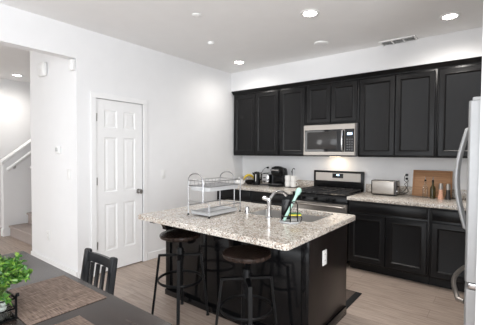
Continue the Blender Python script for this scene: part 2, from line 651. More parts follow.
plate('light_switch', 'white rocker switch on the hall wall beside its right corner', 'switch', (-0.19, OPN, 1.173), 0, kind='switch')
plate('wall_outlet', 'white outlet low on the hall wall above the baseboard', 'outlet', (-0.76, OPN, 0.39), 0)
plate('light_switch', 'white switch plate on the left wall just right of the door', 'switch', (0, -1.771, 1.133), PI / 2, kind='switch')
th = thing('thermostat', 'white square thermostat mounted midway up the hall wall', 'thermostat', (-0.44, OPN, 1.451))
MB().box((-0.055, -0.028, -0.045), (0.055, 0, 0.045), 0.008).build('housing', 'white', th)
MB().box((-0.03, -0.030, -0.018), (0.03, -0.027, 0.028), 0.001).build('display', mat('thermostat_face', (0.55, 0.56, 0.56), 0.2, var=0.02), th)
ch = thing('door_chime', 'white rounded chime box high on the hall wall', 'chime', (-0.82, OPN, 2.44))
MB().box((-0.085, -0.055, -0.085), (0.085, 0, 0.085), 0.022, 3).build('housing', 'white', ch)
MB().box((-0.05, -0.058, 0.0), (0.05, -0.054, 0.04), 0.001).build('grille', 'trim', ch)
sn = thing('motion_sensor', 'small white sensor high at the hall wall corner under the header', 'sensor', (-0.045, OPN, 2.375))
MB().box((-0.055, -0.045, -0.06), (0.035, 0, 0.06), 0.012, 3).build('housing', 'white', sn)
MB().box((-0.035, -0.047, -0.04), (0.015, -0.044, -0.005), 0.001).build('lens', 'trim', sn)


# ------------------------------------------------------------------ ceiling fittings
def downlight(label, x, y, energy):
    t = thing('recessed_light', label, 'ceiling light', (x, y, CE), 0, 'recessed ceiling lights')
    MB().lathe([(0.062, -0.001), (0.066, -0.010), (0.088, -0.008), (0.095, 0.0), (0.062, 0.0)]).build('trim_ring', 'white', t)
    MB().lathe([(0, -0.006), (0.05, -0.006), (0.0615, -0.003), (0.0615, 0), (0, 0)]).build('lens', 'lamp', t)
    s = spot('recessed_light_beam', (x, y, CE - 0.03), energy, (1.0, 0.955, 0.905))
    s.parent = t
    s.location = (0, 0, -0.03)
    return t


downlight('lit recessed ceiling light nearest the camera, over the island', 2.191, -1.73, 48)
downlight('lit recessed ceiling light at right, beside the air vent above the fridge', 3.266, -0.854, 42)
downlight('lit recessed ceiling light near the back left corner above the cabinets', 0.555, -0.809, 18)
downlight('lit recessed ceiling light of the foyer beyond the wall opening', -3.175, -2.478, 34)


def disc(name, label, cat, x, y, r, h):
    t = thing(name, label, cat, (x, y, CE))
    MB().lathe([(0, 0), (r, 0), (r, -h * .35), (r * .9, -h * .8), (r * .55, -h), (0, -h)]).build('housing', 'white', t)
    MB().lathe([(r * .35, -h - .001), (r * .45, -h - .003), (r * .5, -h - .001)]).build('grille', 'ceil', t)
    return t


disc('ceiling_speaker', 'white round ceiling disc between the two front recessed lights', 'ceiling fixture', 1.905, -0.869, 0.085, 0.022)
disc('sprinkler_cover', 'small white round cap on the ceiling near the left wall', 'ceiling fixture', 0.82, -1.682, 0.042, 0.03)
disc('smoke_detector', 'flat white round detector on the ceiling at upper left', 'detector', 1.272, -2.347, 0.05, 0.012)
vt = thing('air_vent', 'white rectangular louvred air vent in the ceiling by the soffit', 'vent', (2.69, -0.375, CE))
VY = 0.125
MB().box((-0.20, -VY, -0.014), (0.20, -VY + .022, 0)).box((-0.20, VY - .022, -0.014), (0.20, VY, 0)).box((-0.20, -VY + .022, -0.014), (-0.18, VY - .022, 0)).box((0.18, -VY + .022, -0.014), (0.20, VY - .022, 0)) \
    .box((-0.070, -VY + .022, -0.014), (-0.055, VY - .022, 0)).box((0.055, -VY + .022, -0.014), (0.070, VY - .022, 0)).build('frame', 'white', vt)
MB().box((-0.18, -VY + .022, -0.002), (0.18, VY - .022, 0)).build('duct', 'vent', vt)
for i in range(9):
    y = -0.09 + i * 0.0225
    MB().prism([(y - .008, -0.0135), (y + .008, -0.004), (y + .008, -0.003), (y - .008, -0.0125)], 'x', -0.18, 0.18).build('slat', 'white', vt)


# ------------------------------------------------------------------ kitchen cabinets
DOOR_LOOPS = [(0, 0.0), (0, 0.014), (0.004, 0.019), (0.050, 0.019), (0.055, 0.022), (0.061, 0.019), (0.070, 0.009), (0.075, 0.008)]
DRAW_LOOPS = [(0, 0.0), (0, 0.012), (0.010, 0.019)]


def upper(label, x0, x1, doors, z0, z1=2.415, depth=0.315):
    t = thing('wall_cabinet', label, 'cabinet', ((x0 + x1) / 2, 0, z0), 0, 'upper cabinets')
    hw = (x1 - x0) / 2
    H = z1 - z0
    MB().box((-hw + .0005, -depth, 0), (hw - .0005, 0, H), 0.0015).build('body', 'cab', t)
    n = doors
    gap = 0.018
    mid = 0.006
    wd = (2 * hw - 2 * gap - (n - 1) * mid) / n
    for i in range(n):
        a = -hw + gap + i * (wd + mid)
        MB().panel(a, a + wd, 0.022, H - .022, -depth - .0005, DOOR_LOOPS, 0.0).build('door', 'cab', t)
    return t


UZ = 1.388
upper('black two door wall cabinet at the far left, against the left wall', 0.045, 0.972, 2, UZ)
upper('black single door wall cabinet just left of the microwave', 0.974, 1.426, 1, UZ)
upper('short black two door wall cabinet directly above the microwave', 1.428, 2.196, 2, 1.838)
upper('black two door wall cabinet just right of the microwave', 2.198, 3.100, 2, UZ)
upper('black wall cabinet at the far right, partly behind the fridge top', 3.102, 3.62, 1, UZ)
upper('black wall cabinet in the corner hidden behind the fridge', 3.622, 4.29, 1, UZ)
cr = MB().prism([(-0.002, 2.416), (-0.318, 2.416), (-0.322, 2.428), (-0.335, 2.436), (-0.352, 2.462), (-0.360, 2.468), (-0.360, 2.474), (-0.002, 2.474)], 'x', 0.028, 4.29)
tag(cr.build('crown_moulding', 'cab'), 'black crown moulding along the top of the wall cabinets', 'moulding')

CT = 0.905      # wall counter top
FY = -0.685     # base cabinet face


def base(label, x0, x1, layout):
    t = thing('base_cabinet', label, 'cabinet', ((x0 + x1) / 2, 0, 0), 0, 'base cabinets')
    hw = (x1 - x0) / 2
    MB().box((-hw + .0005, FY, 0.10), (hw - .0005, -0.002, CT - .0405), 0.0015).box((-hw + .0005, FY + .075, 0), (hw - .0005, -0.02, 0.10)).build('body', 'cab', t)
    gap, mid = 0.02, 0.008
    wd = (2 * hw - 2 * gap - (layout - 1) * mid) / layout
    MB().panel(-hw + gap, hw - gap, 0.725, 0.848, FY - .0005, DRAW_LOOPS, 0.0).build('drawer', 'cab', t)
    for i in range(layout):
        a = -hw + gap + i * (wd + mid)
        MB().panel(a, a + wd, 0.125, 0.702, FY - .0005, DOOR_LOOPS, 0.0).build('door', 'cab', t)
    return t


base('black base cabinet with two doors under one wide drawer, right of the range', 2.215, 3.105, 2)
base('black single door base cabinet with drawer, partly behind the fridge handle', 3.107, 3.62, 1)
base('black corner base cabinet hidden behind the fridge', 3.622, 4.29, 1)
base('black base cabinet in the back left corner behind the island', 0.005, 0.72, 1)
base('black base cabinet immediately left of the range', 0.722, 1.418, 1)

ctl = MB().box((0.003, FY - .05, CT - .04), (1.424, -0.002, CT), 0.004)
tag(ctl.build('countertop', 'granite'), 'speckled granite countertop left of the range, holding small appliances', 'countertop')
ctr = MB().box((2.208, FY - .05, CT - .04), (4.29, -0.002, CT), 0.004)
tag(ctr.build('countertop', 'granite'), 'speckled granite countertop right of the range, holding toaster and cutting board', 'countertop')
bsl = MB().box((0.003, -0.022, CT), (1.424, -0.002, CT + .105), 0.003)
tag(bsl.build('backsplash', 'granite'), 'low granite backsplash strip behind the left counter', 'backsplash')
bsr = MB().box((2.208, -0.022, CT), (4.29, -0.002, CT + .105), 0.003)
tag(bsr.build('backsplash', 'granite'), 'low granite backsplash strip behind the right counter', 'backsplash')

# ------------------------------------------------------------------ microwave
mx0, mx1, my, mz0, mz1 = 1.432, 2.194, -0.395, 1.392, 1.834
mw = thing('microwave', 'stainless over the range microwave hung under the short cabinet', 'microwave', ((mx0 + mx1) / 2, 0, mz0))
W = (mx1 - mx0) / 2
Hm = mz1 - mz0
MB().box((-W, -0.385, 0.0), (W, -0.002, Hm), 0.003).build('body', 'grey', mw)
dx = W - 0.175
MB().panel(-W, dx + .165, 0.012, Hm - .004, -0.386, [(0, 0), (0, .012), (.006, .018), (.02, .018)], 0).build('door', 'steel', mw)
wn = MB().panel(-W + .022, W - .155, 0.062, Hm - .075, -0.4042, [(0, 0), (0.002, .002)], 0).build('window', 'bglass', mw)
MB().panel(-W + .06, W - .26, 0.095, Hm - .105, -0.4064, [(0, 0), (0.001, .0006)], 0).build('mesh_screen', mat('oven_mesh', (0.035, 0.033, 0.032), 0.12, var=.1, scale=200), wn)
cpn = MB().panel(W - .150, W - .022, 0.062, Hm - .075, -0.4042, [(0, 0), (0.002, .002)], 0).build('control_panel', 'bglass', mw)
MB().panel(W - .115, W - .05, Hm - .155, Hm - .125, -0.4064, [(0, 0), (0.001, .0006)], 0).build('display', 'screen', cpn)
bt = MB()
for r in range(5):
    for c in range(3):
        bt.panel(W - .125 + c * .032, W - .103 + c * .032, 0.082 + r * .034, 0.100 + r * .034, -0.4064, [(0, 0), (0.001, .0006)], 0)
bt.build('keypad', 'grey', cpn)
MB().tube([(W - .172, -0.404, 0.075), (W - .172, -0.44, 0.09), (W - .172, -0.452, 0.16), (W - .172, -0.455, Hm / 2), (W - .172, -0.452, Hm - .17), (W - .172, -0.44, Hm - .10), (W - .172, -0.404, Hm - .085)], 0.012, 12).build('handle', 'chrome', mw)
MB().box((-W + .1, -0.3, -0.004), (W - .1, -0.08, 0.0)).build('underside_grille', 'vent', mw)
MB().box((-0.07, -0.20, -0.007), (0.07, -0.12, -0.004)).build('work_light', mat('work_lamp_lens', (1.0, 0.82, 0.6), 0.4, var=0.0, emit=4.0), mw)
ul = area('microwave_work_light_beam', (0, 0, 0), (0, 0.25, -1), 0.14, 0.08, 0.8, (1.0, 0.80, 0.58))
ul.parent = mw
ul.location = (0, -0.16, -0.012)

# ------------------------------------------------------------------ range
rx0, rx1 = 1.428, 2.202
rg = thing('gas_range', 'black and stainless gas range with backguard, under the microwave', 'stove', ((rx0 + rx1) / 2, 0, 0))
W = (rx1 - rx0) / 2 - .001
RF = -0.70
MB().box((-W, RF + .03, 0.06), (W, -0.012, 0.895), 0.003).build('body', 'black', rg)
ov = MB().panel(-W + .004, W - .004, 0.285, 0.795, RF + .029, [(0, 0), (0, .022), (.006, .028), (.03, .028)], 0).build('oven_door', 'steel', rg)
MB().panel(-W + .08, W - .08, 0.36, 0.66, RF + .0005, [(0, 0), (0.002, .002)], 0).build('oven_window', 'bglass', ov)
MB().tube([(-W + .05, RF + .002, 0.755), (-W + .05, RF - .045, 0.76), (-W + .06, RF - .05, 0.76), (W - .06, RF - .05, 0.76), (W - .05, RF - .045, 0.76), (W - .05, RF + .002, 0.755)], 0.0135, 12).build('oven_handle', 'steel', ov)
MB().panel(-W + .004, W - .004, 0.075, 0.275, RF + .029, [(0, 0), (0, .02), (.006, .026)], 0).build('storage_drawer', 'steel', rg)
MB().prism([(RF + .03, 0.80), (RF - .005, 0.805), (RF + .012, 0.893), (RF + .03, 0.895)], 'x', -W, W, 0.002).build('control_panel', 'black', rg)
for kx in (-0.30, -0.215, -0.04, 0.13, 0.215):
    q = MB().lathe([(0, 0), (0.024, 0), (0.024, 0.006), (0.020, 0.008), (0.018, 0.028), (0.014, 0.032), (0, 0.032)], mx=Matrix.Translation((kx, RF - .003, 0.845)) @ Matrix.Rotation(PI / 2 + .15, 4, 'X')).box((kx - .003, RF - .040, 0.835), (kx + .003, RF - .03, 0.868), 0.001).build('knob', 'black', rg)
MB().box((-W, RF - .002, 0.8955), (W, -0.075, 0.908), 0.004).build('cooktop', 'black', rg)
for gx0, gx1 in ((-W + .03, -0.125), (-0.118, 0.118), (0.125, W - .03)):
    g = MB()
    y0, y1, z = RF + .05, -0.115, 0.932
    r = 0.0065
    for xx in (gx0, gx1, (gx0 + gx1) / 2):
        g.box((xx - r, y0, z - r), (xx + r, y1, z + r), 0.002)
    for yy in (y0, y1, (y0 + y1) / 2, y0 * .75 + y1 * .25, y0 * .25 + y1 * .75):
        g.box((gx0, yy - r, z - r), (gx1, yy + r, z + r), 0.002)
    for xx in (gx0 + .006, gx1 - .006):
        for yy in (y0 + .006, y1 - .006):
            g.box((xx - r, yy - r, 0.908), (xx + r, yy + r, z))
    g.build('grate', 'iron', rg)
for bx, by, br_ in ((-0.245, -0.53, .045), (-0.245, -0.25, .035), (0, -0.39, .05), (0.245, -0.53, .05), (0.245, -0.25, .035)):
    MB().lathe([(0, 0.908), (br_ + .012, 0.908), (br_ + .01, 0.914), (br_, 0.916), (br_, 0.922), (0, 0.924)], (bx, by, 0)).build('burner', 'iron', rg)
bg = MB().box((-W + .01, -0.074, 0.9), (W - .01, -0.012, 1.178), 0.008).build('backguard', 'black', rg)
MB().panel(-W + .045, W - .045, 1.03, 1.150, -0.0745, [(0, 0), (.002, .003)], 0).build('steel_panel', 'steel', bg)
dp = MB().panel(-0.075, 0.09, 1.075, 1.140, -0.0780, [(0, 0), (.002, .002)], 0).build('display', 'bglass', bg)
MB().panel(-0.01, 0.03, 1.11, 1.127, -0.0805, [(0, 0), (.001, .0006)], 0).build('clock_digits', 'screen', bg)

# ------------------------------------------------------------------ fridge (faces left; only its near edge shows past the partition)
fx, fy0, fy1, ft = 3.525, -2.235, -1.325, 1.755
fr = thing('refrigerator', 'tall stainless fridge at right edge, side on, with bowed handles', 'refrigerator', (fx, (fy0 + fy1) / 2, 0))
hy = (fy1 - fy0) / 2
MB().box((0.075, -hy + .003, 0.02), (0.76, hy - .003, ft - .02), 0.004).build('body', 'fsteel', fr)


def fdoor(name, y0, y1, z0, z1):
    prof = [(0.068, y0), (0.014, y0), (0.006, y0 + .006)]
    n = 8
    for i in range(n + 1):
        s = i / n
        yy = y0 + .012 + (y1 - y0 - .024) * s
        prof.append((0.003 - 0.012 * math.sin(PI * s), yy))
    prof += [(0.006, y1 - .006), (0.014, y1), (0.068, y1)]
    return MB().prism(prof, 'z', z0, z1).build(name, 'fsteel', fr)


d1 = fdoor('door', -hy, -0.004, 0.645, ft)
d2 = fdoor('door', 0.004, hy, 0.645, ft)
d3 = fdoor('freezer_drawer', -hy, hy, 0.05, 0.60)
for d, y in ((d1, -0.055), (d2, 0.055)):
    z0, z1 = 0.89, 1.62
    pts = [(0.0, y, z0), (-0.03, y, z0 + .015)] + [(-0.03 - 0.058 * math.sin(PI * s / 12), y, z0 + .02 + (z1 - z0 - .04) * s / 12) for s in range(1, 12)] + [(-0.03, y, z1 - .015), (0.0, y, z1)]
    MB().tube(pts, 0.014, 12).build('handle', 'fsteel', d)
y0, y1 = -hy + .05, hy - .06
zb = 0.50
pts = [(0.0, y0, zb), (-0.035, y0 + .015, zb)] + [(-0.035 - 0.055 * math.sin(PI * s / 12), y0 + .02 + (y1 - y0 - .04) * s / 12, zb + .01) for s in range(1, 12)] + [(-0.035, y1 - .015, zb), (0.0, y1, zb)]
MB().tube(pts, 0.016, 12).build('handle', 'steel', d3)
MB().box((0.02, -hy + .0, ft), (0.14, -hy + .07, ft + .022), 0.006).build('hinge_cover', 'fsteel', fr)
MB().box((0.02, hy - .07, ft), (0.14, hy, ft + .022), 0.006).build('hinge_cover', 'fsteel', fr)
MB().box((0.02, -hy - .001, 0.604), (0.085, -hy + .05, 0.640), 0.006).build('hinge_bracket', 'chrome', fr)

# ------------------------------------------------------------------ island
IT = 0.89
IX0, IX1, IY0, IY1 = 1.185, 2.695, -2.975, -1.785
BX0, BX1, BY0, BY1 = 1.025, 2.618, -2.525, -1.80
isl = thing('kitchen_island', 'glossy black kitchen island under a granite top', 'kitchen island', ((BX0 + BX1) / 2, (BY0 + BY1) / 2, 0))
ox, oy = isl.location.x, isl.location.y


def ib(a, b, bev=0.002):
    return MB().box((a[0] - ox, a[1] - oy, a[2]), (b[0] - ox, b[1] - oy, b[2]), bev)


SX0, SX1, SY0, SY1, SD = 1.775, 2.525, -2.32, -1.85, 0.22
body = ib((BX0 + .02, BY0 + .02, 0.02), (BX1 - .02, BY1 - .02, 0.64))
for a, b in (((BX0 + .02, BY0 + .02, .64), (SX0 - .05, BY1 - .02, IT - .041)), ((SX1 + .03, BY0 + .02, .64), (BX1 - .02, BY1 - .02, IT - .041)),
             ((SX0 - .05, BY0 + .02, .64), (SX1 + .03, SY0 - .04, IT - .041)), ((SX0 - .05, SY1 + .04, .64), (SX1 + .03, BY1 - .02, IT - .041))):
    body.box((a[0] - ox, a[1] - oy, a[2]), (b[0] - ox, b[1] - oy, b[2]))
body.build('body', 'cab', isl)
ib((BX0, BY0, 0.0), (BX1 - .02, BY0 + .018, IT - .041)).build('back_panel', 'gloss', isl)
for xs in (1.025, 1.52, 2.02, 2.553):
    ib((xs, BY0 - .010, 0.0), (xs + .065, BY0 - .0005, IT - .041), .002).build('batten', 'gloss', isl)
ib((BX1 - .02, BY0, 0.0), (BX1, BY1, IT - .041)).build('end_panel', 'brownp', isl)
ib((BX0, BY0 + .02, 0.0), (BX0 + .018, BY1, IT - .041)).build('end_panel', 'brownp', isl)
ib((BX0, BY0 - .022, 0), (BX1 + .014, BY0 - .0105, 0.055), .003).build('toe_moulding', 'gloss', isl)
ib((BX1 + .0005, BY0 - .0105, 0), (BX1 + .014, BY1 - .02, 0.075), .003).build('toe_moulding', 'gloss', isl)
for cx in (1.36, 1.93):
    # curved bracket under the overhang
    poly = [(BY0 - .0105 - oy, IT - .042), (BY0 - .425 - oy, IT - .042), (BY0 - .425 - oy, IT - .056)]
    for i in range(9):
        a = PI / 2 * i / 8
        poly.append((BY0 - .395 + .105 * math.sin(a) - oy, IT - .060 - .075 * (1 - math.cos(a))))
    poly += [(BY0 - .07 - oy, IT - .150), (BY0 - .045 - oy, IT - .30), (BY0 - .0105 - oy, IT - .32)]
    MB().prism(poly, 'x', cx - .025 - ox, cx + .025 - ox).build('corbel', 'gloss', isl)
for i, (a, b) in enumerate(((BX0 + .03, 1.70), (1.71, 2.57))):
    f = MB().panel(0, b - a, 0, 0.60, 0, DOOR_LOOPS, 0).build('door', 'cab', isl)
    f.rotation_euler = (0, 0, PI)
    f.location = (b - ox, BY1 - .0195 - oy, 0.02)

# island top with rounded corners and a sink cut-out
tb = bmesh.new()
rad = 0.03


def rr(x0, x1, y0, y1, r, n=5):
    out = []
    for cx, cy, a0 in ((x1 - r, y1 - r, 0), (x0 + r, y1 - r, PI / 2), (x0 + r, y0 + r, PI), (x1 - r, y0 + r, 1.5 * PI)):
        for i in range(n + 1):
            a = a0 + PI / 2 * i / n
            out.append((cx + r * math.cos(a), cy + r * math.sin(a)))
    return out


outer = rr(IX0, IX1, IY0, IY1, rad)
inner = rr(SX0, SX1, SY0, SY1, 0.03)
n_ = len(outer)
e = 0.005
rings = []
for poly, z, off in ((outer, IT - .04, 0), (outer, IT - e, 0), (rr(IX0 + e, IX1 - e, IY0 + e, IY1 - e, rad - e), IT, 0), (inner, IT, 0), (inner, IT - .04, 0)):
    rings.append([tb.verts.new((x, y, z)) for x, y in poly])
rings.append(rings[0])
for A, B in zip(rings[:-1], rings[1:]):
    for j in range(n_):
        tb.faces.new((A[j], A[(j + 1) % n_], B[(j + 1) % n_], B[j]))
t_ = MB()
t_.add(tb)
tag(t_.build('countertop', 'granite'), 'large speckled granite island top with sink cut into it', 'countertop')

sk = thing('kitchen_sink', 'stainless undermount sink set into the island top', 'sink', ((SX0 + SX1) / 2, (SY0 + SY1) / 2, IT))
cx, cy = sk.location.x, sk.location.y


def bowl(x0, x1, name):
    t = bmesh.new()
    rings = []
    for off, z, r in ((-.016, -.0415, .03), (0, -.0415, .04), (0.004, -.12, .04), (0.012, -SD + .01, .05), (0.03, -SD, .06)):
        rings.append([t.verts.new((x - cx, y - cy, z)) for x, y in rr(x0 + off, x1 - off, SY0 + .002 + off, SY1 - .002 - off, r)])
    for A, B in zip(rings[:-1], rings[1:]):
        for j in range(len(A)):
            t.faces.new((A[j], A[(j + 1) % len(A)], B[(j + 1) % len(A)], B[j]))
    t.faces.new(rings[-1])
    m = MB()
    m.add(t)
    o = m.build(name, 'sinksteel', sk)
    MB().lathe([(0, 0.004), (0.03, 0.004), (0.042, 0.002), (0.042, 0), (0, 0)], ((x0 + x1) / 2 - cx, 0, -SD + .0005)).build('drain', 'chrome', o)
    return o


bowl(SX0 + .002, SX1 - .002, 'basin')

fa = thing('kitchen_faucet', 'chrome faucet standing on the island at the sink edge', 'faucet', (2.165, -2.372, IT))
MB().lathe([(0, 0), (0.030, 0), (0.030, 0.008), (0.018, 0.014), (0.0165, 0.12), (0.020, 0.14), (0.017, 0.165), (0, 0.170)]).build('body', 'chrome', fa)
MB().tube([(0, 0, 0.13), (0.005, 0.02, 0.17), (0.012, 0.05, 0.20), (0.025, 0.095, 0.215), (0.04, 0.15, 0.205), (0.05, 0.19, 0.175)], [0.014, 0.013, 0.0125, 0.0125, 0.013, 0.015], 14).build('spout', 'chrome', fa)
hd = MB().tube([(0, 0, 0.15), (-0.025, -0.012, 0.158), (-0.05, -0.024, 0.168)], [0.014, 0.018, 0.016], 12).build('lever', 'chrome', fa)
ag = thing('sink_air_gap', 'short chrome cylinder cap on the island left of the sink', 'sink fitting', (1.905, -2.335, IT))
MB().lathe([(0, 0), (0.021, 0), (0.021, 0.004), (0.018, 0.008), (0.018, 0.055), (0.014, 0.062), (0, 0.063)]).build('cap', 'chrome', ag)
MB().box((-0.006, -0.0192, 0.014), (0.006, -0.017, 0.032), 0.0005).build('vent_slot', 'grey', ag)

isl_out = plate('wall_outlet', 'white outlet on the right end panel of the island', 'outlet', (BX1, -2.277, 0.623), PI / 2)

# floor mat on the aisle side of the island
mt = thing('floor_mat', 'dark brown floor mat with black edging poking out behind the island', 'mat', (2.0, -1.53, 0))
MB().box((-0.60, -0.22, 0.0), (0.60, 0.22, 0.009), 0.003).build('border', 'matedge', mt)
MB().box((-0.54, -0.155, 0.0091), (0.54, 0.205, 0.0105), 0.0006).build('pile', 'matfab', mt)

# ------------------------------------------------------------------ bar stools
STOOL_H = 0.733


def make_stool(label, loc, rotz):
    t = thing('bar_stool', label, 'bar stool', loc, rotz, 'bar stools')
    st = MB().lathe([(0, -.036), (0.158, -.036), (0.170, -.030), (0.175, -.018), (0.174, -.006), (0.166, 0.0), (0.10, -.003), (0, -.004)], (0, 0, STOOL_H), 40).build('seat', 'walnut', t)
    MB().lathe([(0, 0), (0.075, 0), (0.075, .006), (0.03, .01), (0, .01)], (0, 0, STOOL_H - .0465)).build('seat_plate', 'bmetal', t)
    scr = [(0, 0.40)]
    z = 0.40
    while z < STOOL_H - .05:
        scr += [(0.0125, z), (0.0155, z + .004)]
        z += 0.008
    scr += [(0.0125, STOOL_H - .046), (0, STOOL_H - .046)]
    MB().lathe(scr, seg=16).build('screw_post', 'bmetal', t)
    MB().lathe([(0.016, 0.50), (0.030, 0.50), (0.030, 0.60), (0.024, 0.61), (0.016, 0.61)], seg=18).tube([(0.03, 0, .58), (0.055, 0, .58)], 0.007).build('collar', 'bmetal', t)
    for i in range(4):
        a = PI / 4 + i * PI / 2
        d = Vector((math.cos(a), math.sin(a), 0))
        s = Vector((-d.y, d.x, 0))

        def flat(pts, hw, ht, mb):
            for p, q in zip(pts[:-1], pts[1:]):
                P, Q = Vector(p), Vector(q)
                ax = (Q - P).normalized()
                n = ax.cross(s).normalized()
                tt = bmesh.new()
                A = [tt.verts.new(P + s * hw * u + n * ht * v) for u, v in ((-1, -1), (1, -1), (1, 1), (-1, 1))]
                B = [tt.verts.new(Q + s * hw * u + n * ht * v) for u, v in ((-1, -1), (1, -1), (1, 1), (-1, 1))]
                tt.faces.new(A)
                tt.faces.new(B)
                for j in range(4):
                    tt.faces.new((A[j], A[(j + 1) % 4], B[(j + 1) % 4], B[j]))
                mb.add(tt)
            return mb
        lb = flat([d * .022 + Vector((0, 0, .545)), d * .176 + Vector((0, 0, .545))], .013, .008, MB())
        flat([d * .176 + Vector((0, 0, .551)), d * .238 + Vector((0, 0, .006))], .013, .009, lb)
        lg = lb.build('leg', 'bmetal', t)
        MB().lathe([(0, 0), (0.015, 0), (0.015, 0.006), (0.011, 0.014), (0, 0.014)], tuple(d * .238), 14).build('foot_pad', 'black', lg)
    ring = [(0.186 * math.cos(2 * PI * k / 40), 0.186 * math.sin(2 * PI * k / 40), 0.335) for k in range(40)]
    MB().tube(ring, 0.012, 10, closed=True, squash=(0.55, 1)).build('foot_ring', 'bmetal', t)
    return t


s1 = make_stool('black metal bar stool with round wood seat, at the island\'s left end', (1.50, -2.755, 0), 0.0)
s2 = dup(s1, (2.275, -2.815, 0), 'black metal bar stool with round wood seat, nearer the island\'s right end', 0.0)

# ------------------------------------------------------------------ things on the island
# two-tier dish rack
RX, RY = 1.545, -2.705
dr = thing('dish_rack', 'two tier chrome dish rack with white trays on the island', 'dish rack', (RX, RY, IT))
RW, RD = 0.25, 0.405
wr_ = 0.0042
for y in (0.0, RD):
    aw = 0.18
    pts = [(0, y, 0.012), (0, y, 0.30)] + [(aw / 2 - aw / 2 * math.cos(PI * i / 10), y, 0.30 + 0.062 * math.sin(PI * i / 10)) for i in range(1, 10)] + [(aw, y, 0.30), (aw, y, 0.012 if y else 0.115)]
    MB().tube(pts, wr_ * 1.25, 10).build('side_arch', 'wire', dr)
lo = MB()
lo.tube([(RW, 0, 0.012), (RW, 0, 0.105), (RW - .02, 0, 0.122), (0, 0, 0.122)], wr_)
lo.tube([(RW, RD, 0.012), (RW, RD, 0.312)], wr_ * 1.2)
lo.tube([(RW, 0, 0.085), (RW, RD, 0.085)], wr_)
lo.tube([(RW, 0, 0.05), (RW, RD, 0.05)], wr_ * .7)
lo.tube([(0, 0, 0.085), (0, RD, 0.085)], wr_)
lo.tube([(0, 0, 0.05), (RW, 0, 0.05)], wr_ * .7)
lo.tube([(0, RD, 0.085), (RW, RD, 0.085)], wr_)
lo.build('lower_frame', 'wire', dr)
up_ = MB()
for z in (0.255, 0.30):
    up_.tube([(0, 0, z), (RW, 0, z), (RW, RD, z), (0, RD, z)], wr_, 8, closed=True)
for i in range(9):
    y = RD * (i + .5) / 9
    up_.tube([(0, y, 0.30), (0.008, y, 0.258), (RW - .008, y, 0.258), (RW, y, 0.30)], wr_ * .55, 6)
up_.build('upper_basket', 'wire', dr)


def tray(x0, x1, y0, y1, z, h, name):
    t = bmesh.new()
    rings = []
    for off, zz in ((0, z), (-.006, z + h), (0.0, z + h), (0.008, z + .005)):
        rings.append([t.verts.new((x, y, zz)) for x, y in rr(x0 + off, x1 - off, y0 + off, y1 - off, .02)])
    for A, B in zip(rings[:-1], rings[1:]):
        for j in range(len(A)):
            t.faces.new((A[j], A[(j + 1) % len(A)], B[(j + 1) % len(A)], B[j]))
    t.faces.new(rings[-1])
    t.faces.new(list(reversed(rings[0])))
    m = MB()
    m.add(t)
    return m.build(name, 'tray', dr)


tray(0.012, RW - .012, 0.012, RD - .012, 0.216, 0.034, 'drip_tray')
tray(0.014, RW - .014, 0.016, RD - .016, 0.012, 0.022, 'drip_tray')
ft_ = MB()
for x, y in ((0, 0), (RW, 0), (RW, RD), (0, RD)):
    MB().lathe([(0, 0), (0.0085, 0), (0.0085, 0.010), (0.006, 0.014), (0, 0.014)], (x, y, 0), 12).build('foot', 'black', dr)

# sink caddy with sponge and brush
cdx, cdy = 2.385, -2.41
CRZ = -0.95
cdd = thing('sink_caddy', 'black wire sink caddy with board back beside the faucet', 'sink caddy', (cdx, cdy, IT), CRZ)
MB().lathe([(0, 0), (0.078, 0), (0.083, 0.006), (0.081, 0.014), (0.076, 0.014), (0.074, 0.006), (0, 0.006)], seg=36).build('tray', 'tray', cdd)
fm = MB()
q_ = 0.0042
fm.tube([(0.045, 0.0, 0.006), (0.045, 0.0, 0.14)] + arc((0.045, 0.0275, 0.14), 0.0275, PI, 0, 8, 'yz') + [(0.045, 0.055, 0.006)], q_, 8)
fm.tube([(-0.036, -0.06, 0.006), (-0.036, -0.06, 0.178), (-0.036, 0.01, 0.178), (-0.036, 0.01, 0.006)], q_, 8)
fm.tube([(-0.036, 0.01, 0.050), (0.045, 0.0, 0.050), (0.045, 0.055, 0.050), (-0.036, 0.060, 0.050)], q_, 8, closed=True)
fm.tube([(-0.036, -0.06, 0.050), (0.045, -0.055, 0.050), (0.045, 0.0, 0.050)], q_, 8)
fm.tube([(0.02, 0.055, 0.008), (0.02, 0.085, 0.012), (0.02, 0.093, 0.035), (0.02, 0.080, 0.056), (0.02, 0.055, 0.055)], q_, 8)
fm.build('wire_frame', 'bmetal', cdd)
MB().box((-0.048, -0.058, 0.012), (-0.0405, 0.008, 0.172), 0.003).build('back_board', 'black', cdd)


def cad(x, y, z):
    c_, s_n = math.cos(CRZ), math.sin(CRZ)
    return (cdx + c_ * x - s_n * y, cdy + s_n * x + c_ * y, IT + z)


sp = thing('sponge', 'yellow and green sponge lying on the sink caddy', 'sponge', cad(0.006, 0.040, 0.0545), CRZ)
MB().box((-0.028, -0.046, 0), (0.028, 0.046, 0.011), 0.003).build('foam', 'sponge', sp)
MB().box((-0.028, -0.046, 0.0111), (0.028, 0.046, 0.018), 0.002).build('scouring_pad', 'scour', sp)
br = thing('dish_brush', 'mint green dish brush leaning upright in the sink caddy', 'brush', cad(0.012, -0.045, 0.016), CRZ)
tip = Vector((-0.01, 0.105, 0.215))
MB().tube([(0, 0, 0), tip * .25, tip * .5, tip * .78, tip], [0.011, 0.012, 0.010, 0.011, 0.013], 12).build('handle', 'mint', br)
MB().tube([tip * .93, tip * 1.0, tip * 1.1, tip * 1.17], [0.014, 0.021, 0.022, 0.011], 14).build('head', 'mint', br)
MB().tube([tip * .60, tip * .645], [0.0135, 0.0135], 12).build('grip_ring', 'grey', br)

